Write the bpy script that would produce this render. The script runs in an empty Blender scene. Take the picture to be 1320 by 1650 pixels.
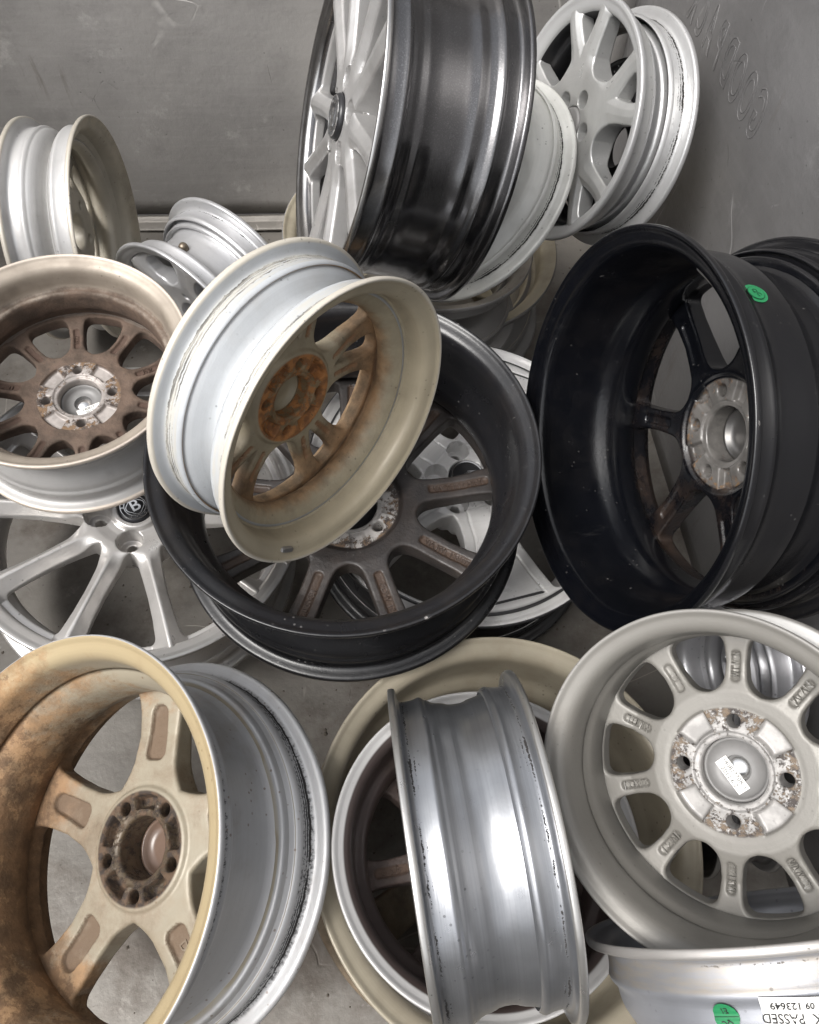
import bpy, math, random
import numpy as np
from mathutils import Vector, Matrix
random.seed(4)
PI = math.pi
C = bpy.context.scene.collection
sc = bpy.context.scene

# ------------------------------------------------------------------ camera
cam = bpy.data.cameras.new('camera'); cam_o = bpy.data.objects.new('camera', cam); C.objects.link(cam_o)
cam.sensor_fit = 'HORIZONTAL'; cam.sensor_width = 36; cam.lens = 36 * 1250 / 1320
cam.clip_start = 0.02; cam.clip_end = 200
cam_o.location = (0, 0, 1.2); cam_o.rotation_euler = (math.radians(30), 0, 0)
sc.camera = cam_o
# ------------------------------------------------------------------ world and sun (overcast daylight)
SUN_EL, SUN_AZ = math.radians(58), math.radians(-125)      # azimuth from +y towards +x
w = bpy.data.worlds.new('World'); sc.world = w; w.use_nodes = True
nt = w.node_tree
sky = nt.nodes.new('ShaderNodeTexSky'); sky.sky_type = 'NISHITA'; sky.sun_disc = False
sky.sun_elevation = SUN_EL; sky.sun_rotation = SUN_AZ; sky.dust_density = 4; sky.air_density = 1.0
hs = nt.nodes.new('ShaderNodeHueSaturation'); hs.inputs['Saturation'].default_value = 0.16
bg = nt.nodes['Background']; bg.inputs['Strength'].default_value = 0.14
nt.links.new(sky.outputs[0], hs.inputs['Color']); nt.links.new(hs.outputs[0], bg.inputs['Color'])
sl = bpy.data.lights.new('sun', 'SUN'); sl.energy = 1.5; sl.angle = math.radians(28); sl.color = (1, .97, .93)
so = bpy.data.objects.new('sun', sl); C.objects.link(so)
sd = Vector((math.cos(SUN_EL) * math.sin(SUN_AZ), math.cos(SUN_EL) * math.cos(SUN_AZ), math.sin(SUN_EL)))
so.rotation_euler = sd.to_track_quat('Z', 'Y').to_euler(); so.location = sd * 5
sc.view_settings.view_transform = 'Standard'; sc.view_settings.look = 'None'
sc.view_settings.exposure = 0.85; sc.view_settings.gamma = 1; sc.view_settings.use_curve_mapping = False

# ------------------------------------------------------------------ node helper
class NB:
    def __init__(s, name):
        s.m = bpy.data.materials.new(name); s.m.use_nodes = True; s.t = s.m.node_tree
        s.p = s.t.nodes['Principled BSDF']; s.tc = s.t.nodes.new('ShaderNodeTexCoord').outputs['Object']
    def n(s, k, **kw):
        o = s.t.nodes.new(k)
        for a, b in kw.items(): setattr(o, a, b)
        return o
    def put(s, sock, v):
        if isinstance(v, bpy.types.NodeSocket): s.t.links.new(v, sock)
        elif isinstance(v, tuple) and len(v) == 3 and sock.type == 'RGBA': sock.default_value = (*v, 1)
        else: sock.default_value = v
    def math(s, op, a, b=0.0, clamp=False):
        o = s.n('ShaderNodeMath', operation=op, use_clamp=clamp); s.put(o.inputs[0], a); s.put(o.inputs[1], b); return o.outputs[0]
    def mul(s, a, b): return s.math('MULTIPLY', a, b)
    def add(s, a, b, c=False): return s.math('ADD', a, b, c)
    def step(s, v, a, b, lo=0.0, hi=1.0):      # smooth from a to b
        o = s.n('ShaderNodeMapRange', interpolation_type='SMOOTHSTEP'); s.put(o.inputs[0], v)
        o.inputs[1].default_value = a; o.inputs[2].default_value = b; o.inputs[3].default_value = lo; o.inputs[4].default_value = hi
        if a > b:
            o.inputs[1].default_value = b; o.inputs[2].default_value = a; o.inputs[3].default_value = hi; o.inputs[4].default_value = lo
        return o.outputs[0]
    def band(s, v, c, w, soft):
        return s.mul(s.step(v, c - w - soft, c - w), s.step(v, c + w + soft, c + w))
    def mix(s, f, a, b):
        o = s.n('ShaderNodeMix', data_type='RGBA'); s.put(o.inputs[0], f); s.put(o.inputs[6], a); s.put(o.inputs[7], b); return o.outputs[2]
    def noise(s, scale, vec=None, detail=4, rough=.6, off=0):
        o = s.n('ShaderNodeTexNoise'); v = s.tc if vec is None else vec
        if off:
            q = s.n('ShaderNodeVectorMath', operation='ADD'); s.put(q.inputs[0], v); q.inputs[1].default_value = (off, off * .7, -off); v = q.outputs[0]
        s.put(o.inputs['Vector'], v); o.inputs['Scale'].default_value = scale; o.inputs['Detail'].default_value = detail; o.inputs['Roughness'].default_value = rough
        return o.outputs[0]
    def vor(s, scale, vec=None, feature='F1'):
        o = s.n('ShaderNodeTexVoronoi', feature=feature); s.put(o.inputs['Vector'], s.tc if vec is None else vec); o.inputs['Scale'].default_value = scale
        return o.outputs['Distance']
    def comb(s, x, y, z):
        o = s.n('ShaderNodeCombineXYZ'); s.put(o.inputs[0], x); s.put(o.inputs[1], y); s.put(o.inputs[2], z); return o.outputs[0]
    def sep(s, v=None):
        o = s.n('ShaderNodeSeparateXYZ'); s.put(o.inputs[0], s.tc if v is None else v); return o.outputs
    def bump(s, h, dist, prev=None, strength=1.0):
        o = s.n('ShaderNodeBump'); s.put(o.inputs['Height'], h); o.inputs['Distance'].default_value = dist; o.inputs['Strength'].default_value = strength
        if prev is not None: s.t.links.new(prev, o.inputs['Normal'])
        return o.outputs[0]
    def done(s, col, rough=.5, metal=0., normal=None, coat=0.0, coat_rough=.1):
        s.put(s.p.inputs['Base Color'], col); s.put(s.p.inputs['Roughness'], rough); s.put(s.p.inputs['Metallic'], metal)
        if normal is not None: s.t.links.new(normal, s.p.inputs['Normal'])
        s.p.inputs['Coat Weight'].default_value = coat; s.p.inputs['Coat Roughness'].default_value = coat_rough
        return s.m

def plain(name, col, rough=.5, metal=0.):
    b = NB(name); n = b.noise(60, detail=3)
    return b.done(b.mix(n, tuple(c * .8 for c in col), tuple(min(1, c * 1.15) for c in col)), rough, metal)

def wheel_mat(name, R, W, base, metal=.6, rough=.38, tint=None, rust=(), crust=0., lip=None, lipw=0., seat=None,
              hub=None, hub_r=.07, hub_rust=.3, hub_rc=((.19, .115, .06), (.045, .032, .026)), hub_sc=75, hub_z=None, pocket=None, dirt=.3, dirtc=(.10, .075, .055), speck=.5, speckc=(.03, .028, .026),
              inner=None, coat=0., flake=0., spun=.5, seed=0, outer=None, scuff=0., outer_metal=None, bumpk=1., crustw=.006, lipz=None, inner_off=None):
    b = NB(name); x, y, z = b.sep()
    r = b.math('SQRT', b.add(b.mul(x, x), b.mul(y, y))); ang = b.math('ARCTAN2', y, x)
    sd_ = seed * 3.17 + .5
    n1 = b.noise(7, off=sd_); n2 = b.noise(34, off=sd_ + 2, detail=6); n3 = b.noise(220, off=sd_, detail=3)
    cyl = b.comb(b.mul(ang, .12), b.mul(r, 1.5), b.mul(z, 1.5))
    outm = None
    tint = tint or tuple(c * .82 for c in base)
    col = b.mix(b.step(n1, .35, .65), base, tint)
    if outer is not None:       # bare outside of the barrel where it differs from the painted inside
        geo = b.n('ShaderNodeNewGeometry')
        vt = b.n('ShaderNodeVectorTransform', vector_type='NORMAL', convert_from='WORLD', convert_to='OBJECT'); b.put(vt.inputs[0], geo.outputs['Normal'])
        nx, ny, nz = b.sep(vt.outputs[0])
        outm = b.step(b.add(b.mul(nx, x), b.mul(ny, y)), -.01, .02)
        outm = b.mul(outm, b.step(r, R - .06, R - .05)); keepin = b.add(1, b.mul(outm, -1))
        col = b.mix(outm, col, b.mix(b.step(n1, .3, .7), outer, tuple(c * .85 for c in outer)))
    if inner is not None and outm is not None: inner_keep = keepin
    else: inner_keep = 1.
    if inner is not None:       # radial band tint (paint that yellowed towards the open lip)
        c2, a0, a1 = inner
        col = b.mix(b.mul(b.mul(b.step(z, a0, a1), .85), inner_keep), col, c2)
    # fine turned lines round the barrel
    tl = b.noise(1, vec=b.comb(b.mul(ang, .5), b.mul(r, 420), b.mul(z, 420)), detail=2)
    col = b.mix(b.mul(b.step(tl, .4, .7), .12 * spun), col, tuple(c * .45 for c in base))
    grime = b.mul(b.step(b.add(b.mul(n1, .55), b.mul(n2, .45)), .48, .66), dirt)
    col = b.mix(grime, col, dirtc)
    metm = metal if (outer is None or outer_metal is None) else b.step(outm, 0., 1., metal, outer_metal); met0 = metm
    rgh = b.add(rough, b.mul(b.add(n2, -.5), .22)); rgh = b.add(rgh, b.mul(grime, .3))
    rust_total = None
    for q in rust:              # dict(c, z=(a,b), r=(a,b), dir=(dx,dy,bias), lo, hi, amt, sc)
        m = b.add(b.mul(b.noise(q.get('sc', 16), off=sd_ + q.get('o', 5), detail=9, rough=.76), 1.0), -.5)
        if 'z' in q: m = b.add(m, b.step(z, q['z'][0], q['z'][1], -.6, .25))
        if 'r' in q: m = b.add(m, b.step(r, q['r'][0], q['r'][1], -.6, .25))
        if 'dir' in q:
            dx, dy, w_ = q['dir']; m = b.add(m, b.mul(b.add(b.mul(x, dx / R), b.mul(y, dy / R)), w_))
        m = b.mul(b.step(m, q.get('lo', .0), q.get('hi', .3)), q.get('amt', 1.))
        if outm is not None: m = b.mul(m, keepin)
        rc = b.mix(b.step(n2, .35, .65), q['c'], tuple(v * .5 for v in q['c']))
        col = b.mix(m, col, rc); rust_total = m if rust_total is None else b.math('MAXIMUM', rust_total, m)
    if hub is not None:
        hm = b.mul(b.step(r, hub_r, hub_r - .003), 1.)
        hc = b.mix(b.step(n2, .4, .6), hub, tuple(c * .7 for c in hub))
        hr = b.mul(b.step(b.add(b.mul(b.noise(hub_sc, off=sd_ + 9, detail=9, rough=.78), 1.), b.mul(b.step(r, hub_r * .55, hub_r), .12)), .62 - hub_rust * .25, .66 - hub_rust * .2), .95)
        hrc = b.mix(b.step(b.noise(90, off=3, detail=6), .42, .58), hub_rc[0], hub_rc[1])
        if hub_z is not None: hr = b.mul(hr, b.step(z, hub_z + .005, hub_z + .002))
        hc = b.mix(hr, hc, hrc); col = b.mix(hm, col, hc)
        keep = b.add(1, b.mul(hm, -1))
        if rust_total is not None: rust_total = b.math('MAXIMUM', b.mul(rust_total, keep), b.mul(hm, hr))
        else: rust_total = b.mul(hm, hr)
    if pocket is not None:
        at = b.n('ShaderNodeAttribute', attribute_name='pocket').outputs['Fac']
        pm = b.mul(at, b.step(n2, .25, .5, .55, .95)); col = b.mix(pm, col, pocket)
        rust_total = pm if rust_total is None else b.math('MAXIMUM', rust_total, pm)
    # tyre-bead crust: torn black residue in a thin ragged line near each lip
    if crust > 0:
        onout = b.step(r, R - .021, R - .019)
        cn = b.noise(1, vec=b.comb(b.mul(ang, 55), 0., b.mul(z, 260)), detail=6, rough=.75, off=sd_)
        cl = b.noise(1, vec=b.comb(b.mul(ang, 16), 0., b.mul(z, 30)), detail=5, rough=.7, off=sd_ + 3)
        cw = b.noise(1, vec=b.comb(b.mul(ang, 2.5), 0., 0.), detail=3, off=sd_)
        crm = None
        for zc, sg in ((.0150, 1), (W - .0150, -1)):
            for dz, kw, kt in ((0., .0011, 0.), (.0045, .0007, .05), (.009, .0005, .10)):
                if dz > .006 and crustw < .008 and crust < .9: continue
                dist = b.math('ABSOLUTE', b.add(b.add(z, b.mul(b.add(cl, -.5), .0055)), -(zc + sg * dz)))
                wv = b.mul(b.step(b.add(b.mul(cw, .6), b.mul(cn, .5)), .78 + kt - crust * .30, .98 + kt - crust * .30), kw * 1.5)
                ln = b.mul(b.step(b.add(dist, b.mul(wv, -1.)), .0005, .0), b.step(wv, .0001, .0003))
                crm = ln if crm is None else b.math('MAXIMUM', crm, ln)
            if crustw > .008:
                wd_ = b.mul(b.band(z, zc + sg * .006, .009, .002), b.step(cn, .47, .60)); crm = b.math('MAXIMUM', crm, b.mul(wd_, .8))
        crm = b.mul(crm, onout)
        col = b.mix(crm, col, (.022, .02, .019)); rust_total = crm if rust_total is None else b.math('MAXIMUM', rust_total, crm)
    if lip is not None:
        lm = b.step(r, R - lipw - .002, R - lipw + .001)
        col = b.mix(lm, col, lip)
    if seat is not None:        # rubbed dirty stripe on the bead seats
        s1 = b.mul(b.math('MAXIMUM', b.band(z, .023, .009, .004), b.band(z, W - .023, .009, .004)), b.step(r, R - .022, R - .019))
        col = b.mix(b.mul(s1, b.step(b.noise(1, vec=b.comb(b.mul(ang, 4), 0., b.mul(z, 160)), detail=4), .35, .65, .2, .9)), col, seat)
    # chips on the very edge of the lips
    ed = b.mul(b.step(r, R - .005, R - .002), b.step(b.noise(1, vec=b.comb(b.mul(ang, 14), 0., b.mul(z, 160)), detail=7, rough=.75, off=sd_ + 1), .64, .69))
    col = b.mix(b.mul(ed, .8), col, (.05, .045, .04) if sum(base) > .5 else (.42, .40, .38))
    # specks and scratches
    vs = b.vor(95); sp = b.mul(b.step(vs, .16, .10), b.step(b.noise(13, off=sd_ + 4), .50, .62))
    col = b.mix(b.mul(sp, speck), col, speckc)
    scn = b.noise(1, vec=b.comb(b.mul(x, 30), b.mul(y, 260), b.mul(z, 55)), detail=3, off=sd_)
    scn2 = b.noise(1, vec=b.comb(b.mul(x, 230), b.mul(y, 40), b.mul(z, 38)), detail=3, off=sd_ + 6)
    scr = b.mul(b.math('MAXIMUM', b.step(scn, .735, .76), b.step(scn2, .74, .765)), b.step(n1, .45, .6))
    col = b.mix(b.mul(scr, .5), col, (.55, .53, .5) if sum(base) < .5 else tuple(c * .55 for c in base))
    if scuff > 0:               # pale chalky scuffs on dark paint
        sf = b.mul(b.step(b.noise(1, vec=b.comb(b.mul(ang, 9), b.mul(r, 14), b.mul(z, 14)), detail=8, rough=.72, off=sd_ + 8), .62, .72), scuff)
        col = b.mix(sf, col, (.22, .21, .20)); rust_total = sf if rust_total is None else b.math('MAXIMUM', rust_total, sf)
    if flake > 0:
        fl = b.noise(620, detail=2); col = b.mix(b.mul(b.step(fl, .5, .75), flake), col, tuple(min(1, c * 2.2 + .06) for c in base))
    if rust_total is not None:
        rgh = b.add(rgh, b.mul(rust_total, .40)); metm = b.mul(b.add(1, b.mul(rust_total, -1), True), met0)
    rgh = b.math('MINIMUM', b.math('MAXIMUM', rgh, .08), .95)
    if lipz is not None: col = b.mix(b.step(z, W - .0135, W - .0125), col, lipz)
    nb = b.bump(b.noise(5, off=sd_), .004, strength=.22 * bumpk)
    nb = b.bump(tl, .0003, nb, .25 * spun)
    nb = b.bump(n2, .0012, nb, .2 * bumpk)
    nb = b.bump(n3, .0005, nb, .3 * bumpk)
    if rust_total is not None: nb = b.bump(b.mul(rust_total, n3), .0015, nb, .6)
    return b.done(col, rgh, metm, nb, coat, .12)

# ------------------------------------------------------------------ mesh helpers
def mesh_obj(name, V, F, mat, parent=None, smooth=True, uvn=None):
    me = bpy.data.meshes.new(name); me.from_pydata([tuple(v) for v in V], [], [tuple(f) for f in F]); me.update()
    me.polygons.foreach_set('use_smooth', [smooth] * len(me.polygons))
    me.materials.append(mat); o = bpy.data.objects.new(name, me); C.objects.link(o); o.parent = parent
    return o
def chaikin(P, n=1, keep=None):
    P = np.array(P, float)
    for _ in range(n):
        Q = np.roll(P, -1, 0); P = np.stack([.75 * P + .25 * Q, .25 * P + .75 * Q], 1).reshape(-1, 2)
    return P
def lathe(prof, seg=200, wob=None):
    prof = np.array(prof, float); m = len(prof); a = np.arange(seg) * 2 * PI / seg
    r = prof[None, :, 0] * np.ones((seg, 1)); z = prof[None, :, 1] * np.ones((seg, 1))
    if wob is not None: r = r + wob(a)[:, None] * np.clip((prof[None, :, 0] / prof[:, 0].max() - .9) / .1, 0, 1)
    V = np.stack([r * np.cos(a)[:, None], r * np.sin(a)[:, None], z], 2).reshape(-1, 3)
    i = np.arange(seg)[:, None]; j = np.arange(m)[None, :]; i2 = (i + 1) % seg; j2 = (j + 1) % m
    F = np.stack([i * m + j, i2 * m + j, i2 * m + j2, i * m + j2], 2).reshape(-1, 4)
    return V, F
def open_lathe(prof, seg=64):       # profile starting and/or ending on the axis
    V = []; F = []; m = len(prof)
    for s_ in range(seg):
        a = s_ * 2 * PI / seg
        for r, z in prof: V.append((r * math.cos(a), r * math.sin(a), z))
    for s_ in range(seg):
        t = (s_ + 1) % seg
        for j in range(m - 1): F.append((s_ * m + j, t * m + j, t * m + j + 1, s_ * m + j + 1))
    return V, F
def flat_mesh(name, mat, parent, M, V, F): return mesh_obj(name, [M @ Vector(v) for v in V], F, mat, parent, False)
FONT = {}
def text_mesh(s, size, ext, bold=0.0):      # -> vertices, faces of raised letters centred on the origin
    cu = bpy.data.curves.new('letters', 'FONT'); cu.body = s; cu.size = size; cu.extrude = ext; cu.offset = bold
    cu.align_x = 'CENTER'; cu.align_y = 'CENTER'; cu.resolution_u = 3
    o = bpy.data.objects.new('letters', cu); me = o.to_mesh()
    V = np.array([v.co[:] for v in me.vertices]); F = [tuple(p.vertices) for p in me.polygons]; o.to_mesh_clear()
    bpy.data.objects.remove(o); bpy.data.curves.remove(cu)
    return V, F
def join(parts):
    V = []; F = []
    for v, f in parts:
        k = len(V); V += [tuple(q) for q in v]; F += [tuple(i + k for i in g) for g in f]
    return V, F
def box(cx, cy, cz, sx, sy, sz):
    V = [(cx + a * sx / 2, cy + b_ * sy / 2, cz + c * sz / 2) for a in (-1, 1) for b_ in (-1, 1) for c in (-1, 1)]
    return V, [(0, 1, 3, 2), (4, 6, 7, 5), (0, 4, 5, 1), (2, 3, 7, 6), (0, 2, 6, 4), (1, 5, 7, 3)]

def surface_nets(D, org, h):
    S = D < 0; nx, ny, nz = D.shape
    cnt = np.zeros((nx - 1, ny - 1, nz - 1), np.int8)
    for i in (0, 1):
        for j in (0, 1):
            for k in (0, 1): cnt += S[i:nx - 1 + i, j:ny - 1 + j, k:nz - 1 + k]
    act = np.argwhere((cnt > 0) & (cnt < 8)); ids = np.full(cnt.shape, -1, np.int32)
    ids[act[:, 0], act[:, 1], act[:, 2]] = np.arange(len(act))
    P = np.zeros((len(act), 3)); K = np.zeros(len(act))
    cs = [(i, j, k) for i in (0, 1) for j in (0, 1) for k in (0, 1)]
    val = {c: D[act[:, 0] + c[0], act[:, 1] + c[1], act[:, 2] + c[2]].astype(float) for c in cs}
    for c in cs:
        for a in range(3):
            if c[a] == 0:
                e = list(c); e[a] = 1; e = tuple(e); va, vb = val[c], val[e]; m = (va < 0) != (vb < 0)
                t = np.where(m, va / np.where(m, va - vb, 1), 0)
                q = np.tile(np.array(c, float), (len(act), 1)); q[:, a] += t
                P[m] += q[m]; K[m] += 1
    P = (act + P / K[:, None]) * h + org
    F = []
    for a in range(3):
        sl0 = [slice(None)] * 3; sl1 = [slice(None)] * 3; sl0[a] = slice(0, -1); sl1[a] = slice(1, None)
        A = S[tuple(sl0)]; B = S[tuple(sl1)]; E_ = np.argwhere(A != B)
        b_, c_ = (a + 1) % 3, (a + 2) % 3
        ok = (E_[:, b_] > 0) & (E_[:, c_] > 0) & (E_[:, b_] < D.shape[b_] - 1) & (E_[:, c_] < D.shape[c_] - 1); E_ = E_[ok]
        quad = []
        for db, dc in ((-1, -1), (0, -1), (0, 0), (-1, 0)):
            q = E_.copy(); q[:, b_] += db; q[:, c_] += dc; quad.append(ids[q[:, 0], q[:, 1], q[:, 2]])
        quad = np.stack(quad, 1); ins = A[E_[:, 0], E_[:, 1], E_[:, 2]]
        quad[~ins] = quad[~ins][:, ::-1]; F.append(quad)
    return P, np.concatenate(F)
def smin(a, b, k):
    h = np.clip(.5 + .5 * (b - a) / k, 0, 1); return b * (1 - h) + a * h - k * h * (1 - h)
def smax(a, b, k): return -smin(-a, -b, k)
def sst(x, a, b):
    t = np.clip((x - a) / (b - a), 0, 1); return t * t * (3 - 2 * t)

def emblem(kind, r):
    """raised chrome marks on a centre cap, lying in z=0, up to radius r"""
    parts = []
    def ring(r0, r1, seg=48, z0=0, z1=.0012):
        V = []; F = []
        for i in range(seg):
            a = 2 * PI * i / seg
            for rr, zz in ((r0, z0), (r0, z1), (r1, z1), (r1, z0)): V.append((rr * math.cos(a), rr * math.sin(a), zz))
        for i in range(seg):
            j = (i + 1) % seg
            for k in range(3): F.append((i * 4 + k, i * 4 + k + 1, j * 4 + k + 1, j * 4 + k))
        return V, F
    if kind == 'crest':
        parts.append(ring(r * .70, r * .75)); parts.append(ring(r * .95, r))
        V, F = text_mesh('B', r * 1.25, .0009, r * .012); parts.append((V + np.array([0, 0, .0009]), F))
        # shield outline round the letter
        pts = []
        for i in range(40):
            a = 2 * PI * i / 40; rr = r * (.58 + .05 * math.cos(4 * a)); pts.append((rr * math.cos(a), rr * math.sin(a)))
        V = []; F = []
        for i, (px, py) in enumerate(pts):
            for s_ in (.96, 1.04): V += [(px * s_, py * s_, 0), (px * s_, py * s_, .001)]
        for i in range(40):
            j = (i + 1) % 40; F += [(i * 4 + 1, i * 4 + 3, j * 4 + 3, j * 4 + 1), (i * 4, i * 4 + 1, j * 4 + 1, j * 4), (i * 4 + 3, i * 4 + 2, j * 4 + 2, j * 4 + 3)]
        parts.append((V, F))
        for i, ch in enumerate('BRABUS  BRABUS  '):
            if ch == ' ': continue
            a = -2 * PI * i / 16 + PI * .9; V, F = text_mesh(ch, r * .26, .0004)
            Vr = np.stack([V[:, 0] * math.cos(a - PI / 2) - V[:, 1] * math.sin(a - PI / 2) + r * .85 * math.cos(a), V[:, 0] * math.sin(a - PI / 2) + V[:, 1] * math.cos(a - PI / 2) + r * .85 * math.sin(a), V[:, 2] + .0005], 1)
            parts.append((Vr, F))
    else:
        parts.append(ring(r * .9, r))
        for s_ in (0, 1):
            V = [(-.6, -.1 - .35 * s_, 0), (.1, .28 - .35 * s_, 0), (.62, .16 - .35 * s_, 0), (.05, .08 - .35 * s_, 0)]
            V = [(p[0] * r, p[1] * r, .0015) for p in V]; parts.append((V, [(0, 3, 2, 1), (0, 1, 2, 3)]))
    return join(parts)

# ------------------------------------------------------------------ the wheel builder
def barrel_profile(R, W, well=(.42, .72), wd=.040, th=.0055, lipst=0, inner_drop=.048, shelf=0.0):
    w0, w1 = W * well[0], W * well[1]
    o = [(R - .0015, -.0002), (R, .0015), (R, .0065), (R - .002, .0085), (R - .006, .0092), (R - .0125, .0098), (R - .0162, .0118), (R - .0176, .0150),
         (R - .0172, .024), (R - .0160, .031), (R - .0146, .0345), (R - .0160, .0385), (R - .0205, .043),
         (R - .0215 - shelf, w0 - .014), (R - .024 - shelf, w0 - .006), (R - wd + .003, w0 + .006), (R - wd, w0 + .013),
         (R - wd, w1 - .013), (R - wd + .003, w1 - .006), (R - .024, w1 + .006), (R - .0195, w1 + .013), (R - .0190, W - .041),
         (R - .0160, W - .0385), (R - .0146, W - .0345), (R - .0160, W - .031), (R - .0172, W - .024), (R - .0176, W - .015), (R - .0162, W - .0118),
         (R - .0125, W - .0098), (R - .006, W - .0092), (R - .002, W - .0085), (R, W - .0065), (R, W - .0015), (R - .0015, W + .0002)]
    i = [(R - .006, W - .0005), (R - .010, W - .004), (R - .0165, W - .006), (R - .0225, W - .010), (R - .0245, W - .018), (R - .026, W - .034),
         (R - .030, w1 + .006), (R - wd - th, w1 - .008), (R - wd - th, w0 + .010), (R - inner_drop * .75 - .004, w0 - .006),
         (R - .0285, .052), (R - .0265, .034), (R - .0255, .021), (R - .0235, .0135), (R - .0190, .0085), (R - .0130, .0058), (R - .0075, .0040), (R - .0045, .0010)]
    return chaikin(o + i, 1)

def make_wheel(key, name, label, category, c, n, R, W, size, mat, group=None, ref='x', roll=0.0, well=(.42, .72), wd=.040, wob=0.0, shelf=0.0,
               face=None, face_mat=None, cap=None, inner_drop=.048, seg=224):
    n = Vector(n).normalized()
    ux = Vector((1, 0, 0)) if ref == 'x' else Vector((0, .866, .5))
    x = (ux - n * ux.dot(n)).normalized(); y = n.cross(x)
    e = bpy.data.objects.new(name, None); C.objects.link(e); e.empty_display_size = .05
    e.matrix_world = Matrix(((x.x, y.x, n.x, c[0]), (x.y, y.y, n.y, c[1]), (x.z, y.z, n.z, c[2]), (0, 0, 0, 1)))
    e.scale = (size,) * 3
    e['label'] = label; e['category'] = category
    if group: e['group'] = group
    wobf = (lambda a: wob * (np.sin(2 * a + 1) * .5 + np.sin(5 * a + hash(key) % 7) * .3 + np.sin(13 * a) * .15)) if wob else None
    V, F = lathe(barrel_profile(R, W, well, wd, inner_drop=inner_drop, shelf=shelf), seg, wobf)
    mesh_obj('barrel', V, F, mat, e)
    if face: make_face(e, R, W, face, face_mat or mat)
    return e

def make_face(e, R, W, f, mat):
    """cast centre: hub, spokes and outer ring out of one height-field solid, then split into its parts"""
    h = f.get('h', .0016)
    N = f['n']; ph0 = math.radians(f.get('phase', 0)); Ri = R - f.get('rin', .0235)
    rr = f.get('ring', Ri - .012)                    # inner radius of the outer ring
    xs = np.arange(-Ri - .004, Ri + .004 + h, h); X, Y = np.meshgrid(xs, xs, indexing='ij')
    r = np.sqrt(X * X + Y * Y); th = np.arctan2(Y, X) - ph0
    sec = 2 * PI / N; k = np.round(th / sec); tl = th - k * sec
    lx = r * np.cos(tl); ly = r * np.sin(tl); al = np.abs(ly)
    rad = [0, .25, .5, .75, 1.]
    q = np.clip((r - f['hub_r']) / (rr - f['hub_r']), 0, 1)      # 0 at the hub, 1 at the ring
    hw = np.interp(q, rad, f['hw'])
    if 'twin' in f:
        off = np.interp(q, rad, f['twin']); ds = np.abs(al - off) - hw; ds = np.where(lx < 0, .05, ds)
    else: ds = al - hw
    d2 = smin(ds, r - f['hub_r'], f.get('fil', .02))
    d2 = smin(d2, rr - r, f.get('fil2', .016))
    d2 = smax(d2, r - Ri, .001); d2 = smax(d2, f['bore'] - r, .001)
    nl = f.get('lugs', 5); lr = f.get('lug_r', .052); lp = math.radians(f.get('lug_phase', 0)) + ph0
    lt = np.arctan2(Y, X) - lp; lt = lt - np.round(lt / (2 * PI / nl)) * 2 * PI / nl
    dl = np.sqrt((r * np.cos(lt) - lr) ** 2 + (r * np.sin(lt)) ** 2)
    d2 = smax(d2, f.get('lug_hole', .0072) - dl, .001)
    # outboard surface
    qq = np.clip(r / rr, 0, 1)
    zt = np.interp(qq, f['zt'][0], [W - v for v in f['zt'][1]])
    if f.get('ridge'):
        u = (np.abs(al - off) if 'twin' in f else al) / np.maximum(hw, .004)
        zt = zt - f['ridge'] * np.clip(u - f.get('flat', .3), 0, 1.2) * sst(q, 0, .25)
    if f.get('cleft'):  zt = zt - f['cleft'] * np.exp(-(al / f.get('cleft_w', .006)) ** 2) * sst(r, f['hub_r'] * .75, f['hub_r'] * 1.1) * (1 - sst(r, rr - .02, rr))
    zt = np.where(r > 0, zt - f.get('lug_rec', .0) * (1 - sst(dl, f.get('lug_recr', .0125), f.get('lug_recr', .0125) + .002)), zt)
    if f.get('panel'):      # engraved outline along each broad spoke
        pd = np.maximum(al - (hw - .016), np.abs(lx - .60 * rr) - .36 * rr); zt = zt - .0022 * np.exp(-(pd / .0014) ** 2)
    # inboard surface
    thk = np.interp(q, rad, f['thk']); zb = zt - thk
    if 'zt_keep' not in f: zb = np.interp(qq, f['zt'][0], [W - v for v in f['zt'][1]]) - thk
    pk = np.full(r.shape, 1.)
    if 'pocket' in f:       # (x0, x1, halfwidth, depth) in fractions of q, cast recess on the back of each spoke
        x0, x1, pw, pdp = f['pocket']
        cy = off if 'twin' in f else 0
        rd_ = pw * .75; ax_ = np.abs(al - cy) - pw * (1 + f.get('pk_taper', 0) * (q - .5)) + rd_; bx_ = np.abs(lx - (f['hub_r'] + (x0 + x1) / 2 * (rr - f['hub_r']))) - (x1 - x0) / 2 * (rr - f['hub_r']) + rd_
        pk = np.sqrt(np.maximum(ax_, 0) ** 2 + np.maximum(bx_, 0) ** 2) + np.minimum(np.maximum(ax_, bx_), 0) - rd_
        zb = zb + pdp * (1 - sst(pk, -.002, .001))
    pad_r = f['pad_r']; zp = W - f['pad']
    zb = np.where(r < pad_r + .01, zb * sst(r, pad_r, pad_r + .006) + zp * (1 - sst(r, pad_r, pad_r + .006)), zb)
    if f.get('hub_pk', 0):      # lightening recesses between the lugs
        lt2 = np.abs(lt) - PI / nl; dd = np.abs(r * np.sin(lt2))
        hp = np.maximum(dd - f.get('hub_pw', .016) * (r / pad_r) ** .8, np.abs(r - (f['hub_p0'] + pad_r + (0 if f.get('open') else -.006)) / 2) - (pad_r + (0 if f.get('open') else -.006) - f['hub_p0']) / 2)
        zb = zb + f['hub_pk'] * (1 - sst(hp, -.003, .001))
    if f.get('rim_lip', 0):     # raised collar round the bore
        zb = zb + .003 * (1 - sst(r, f['bore'] + .006, f['bore'] + .008))
    zb = np.minimum(zb, zt - .004)
    zl, zh = min(zb[d2 < 0].min(), zp) - 2 * h, zt[d2 < 0].max() + 2 * h
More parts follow.
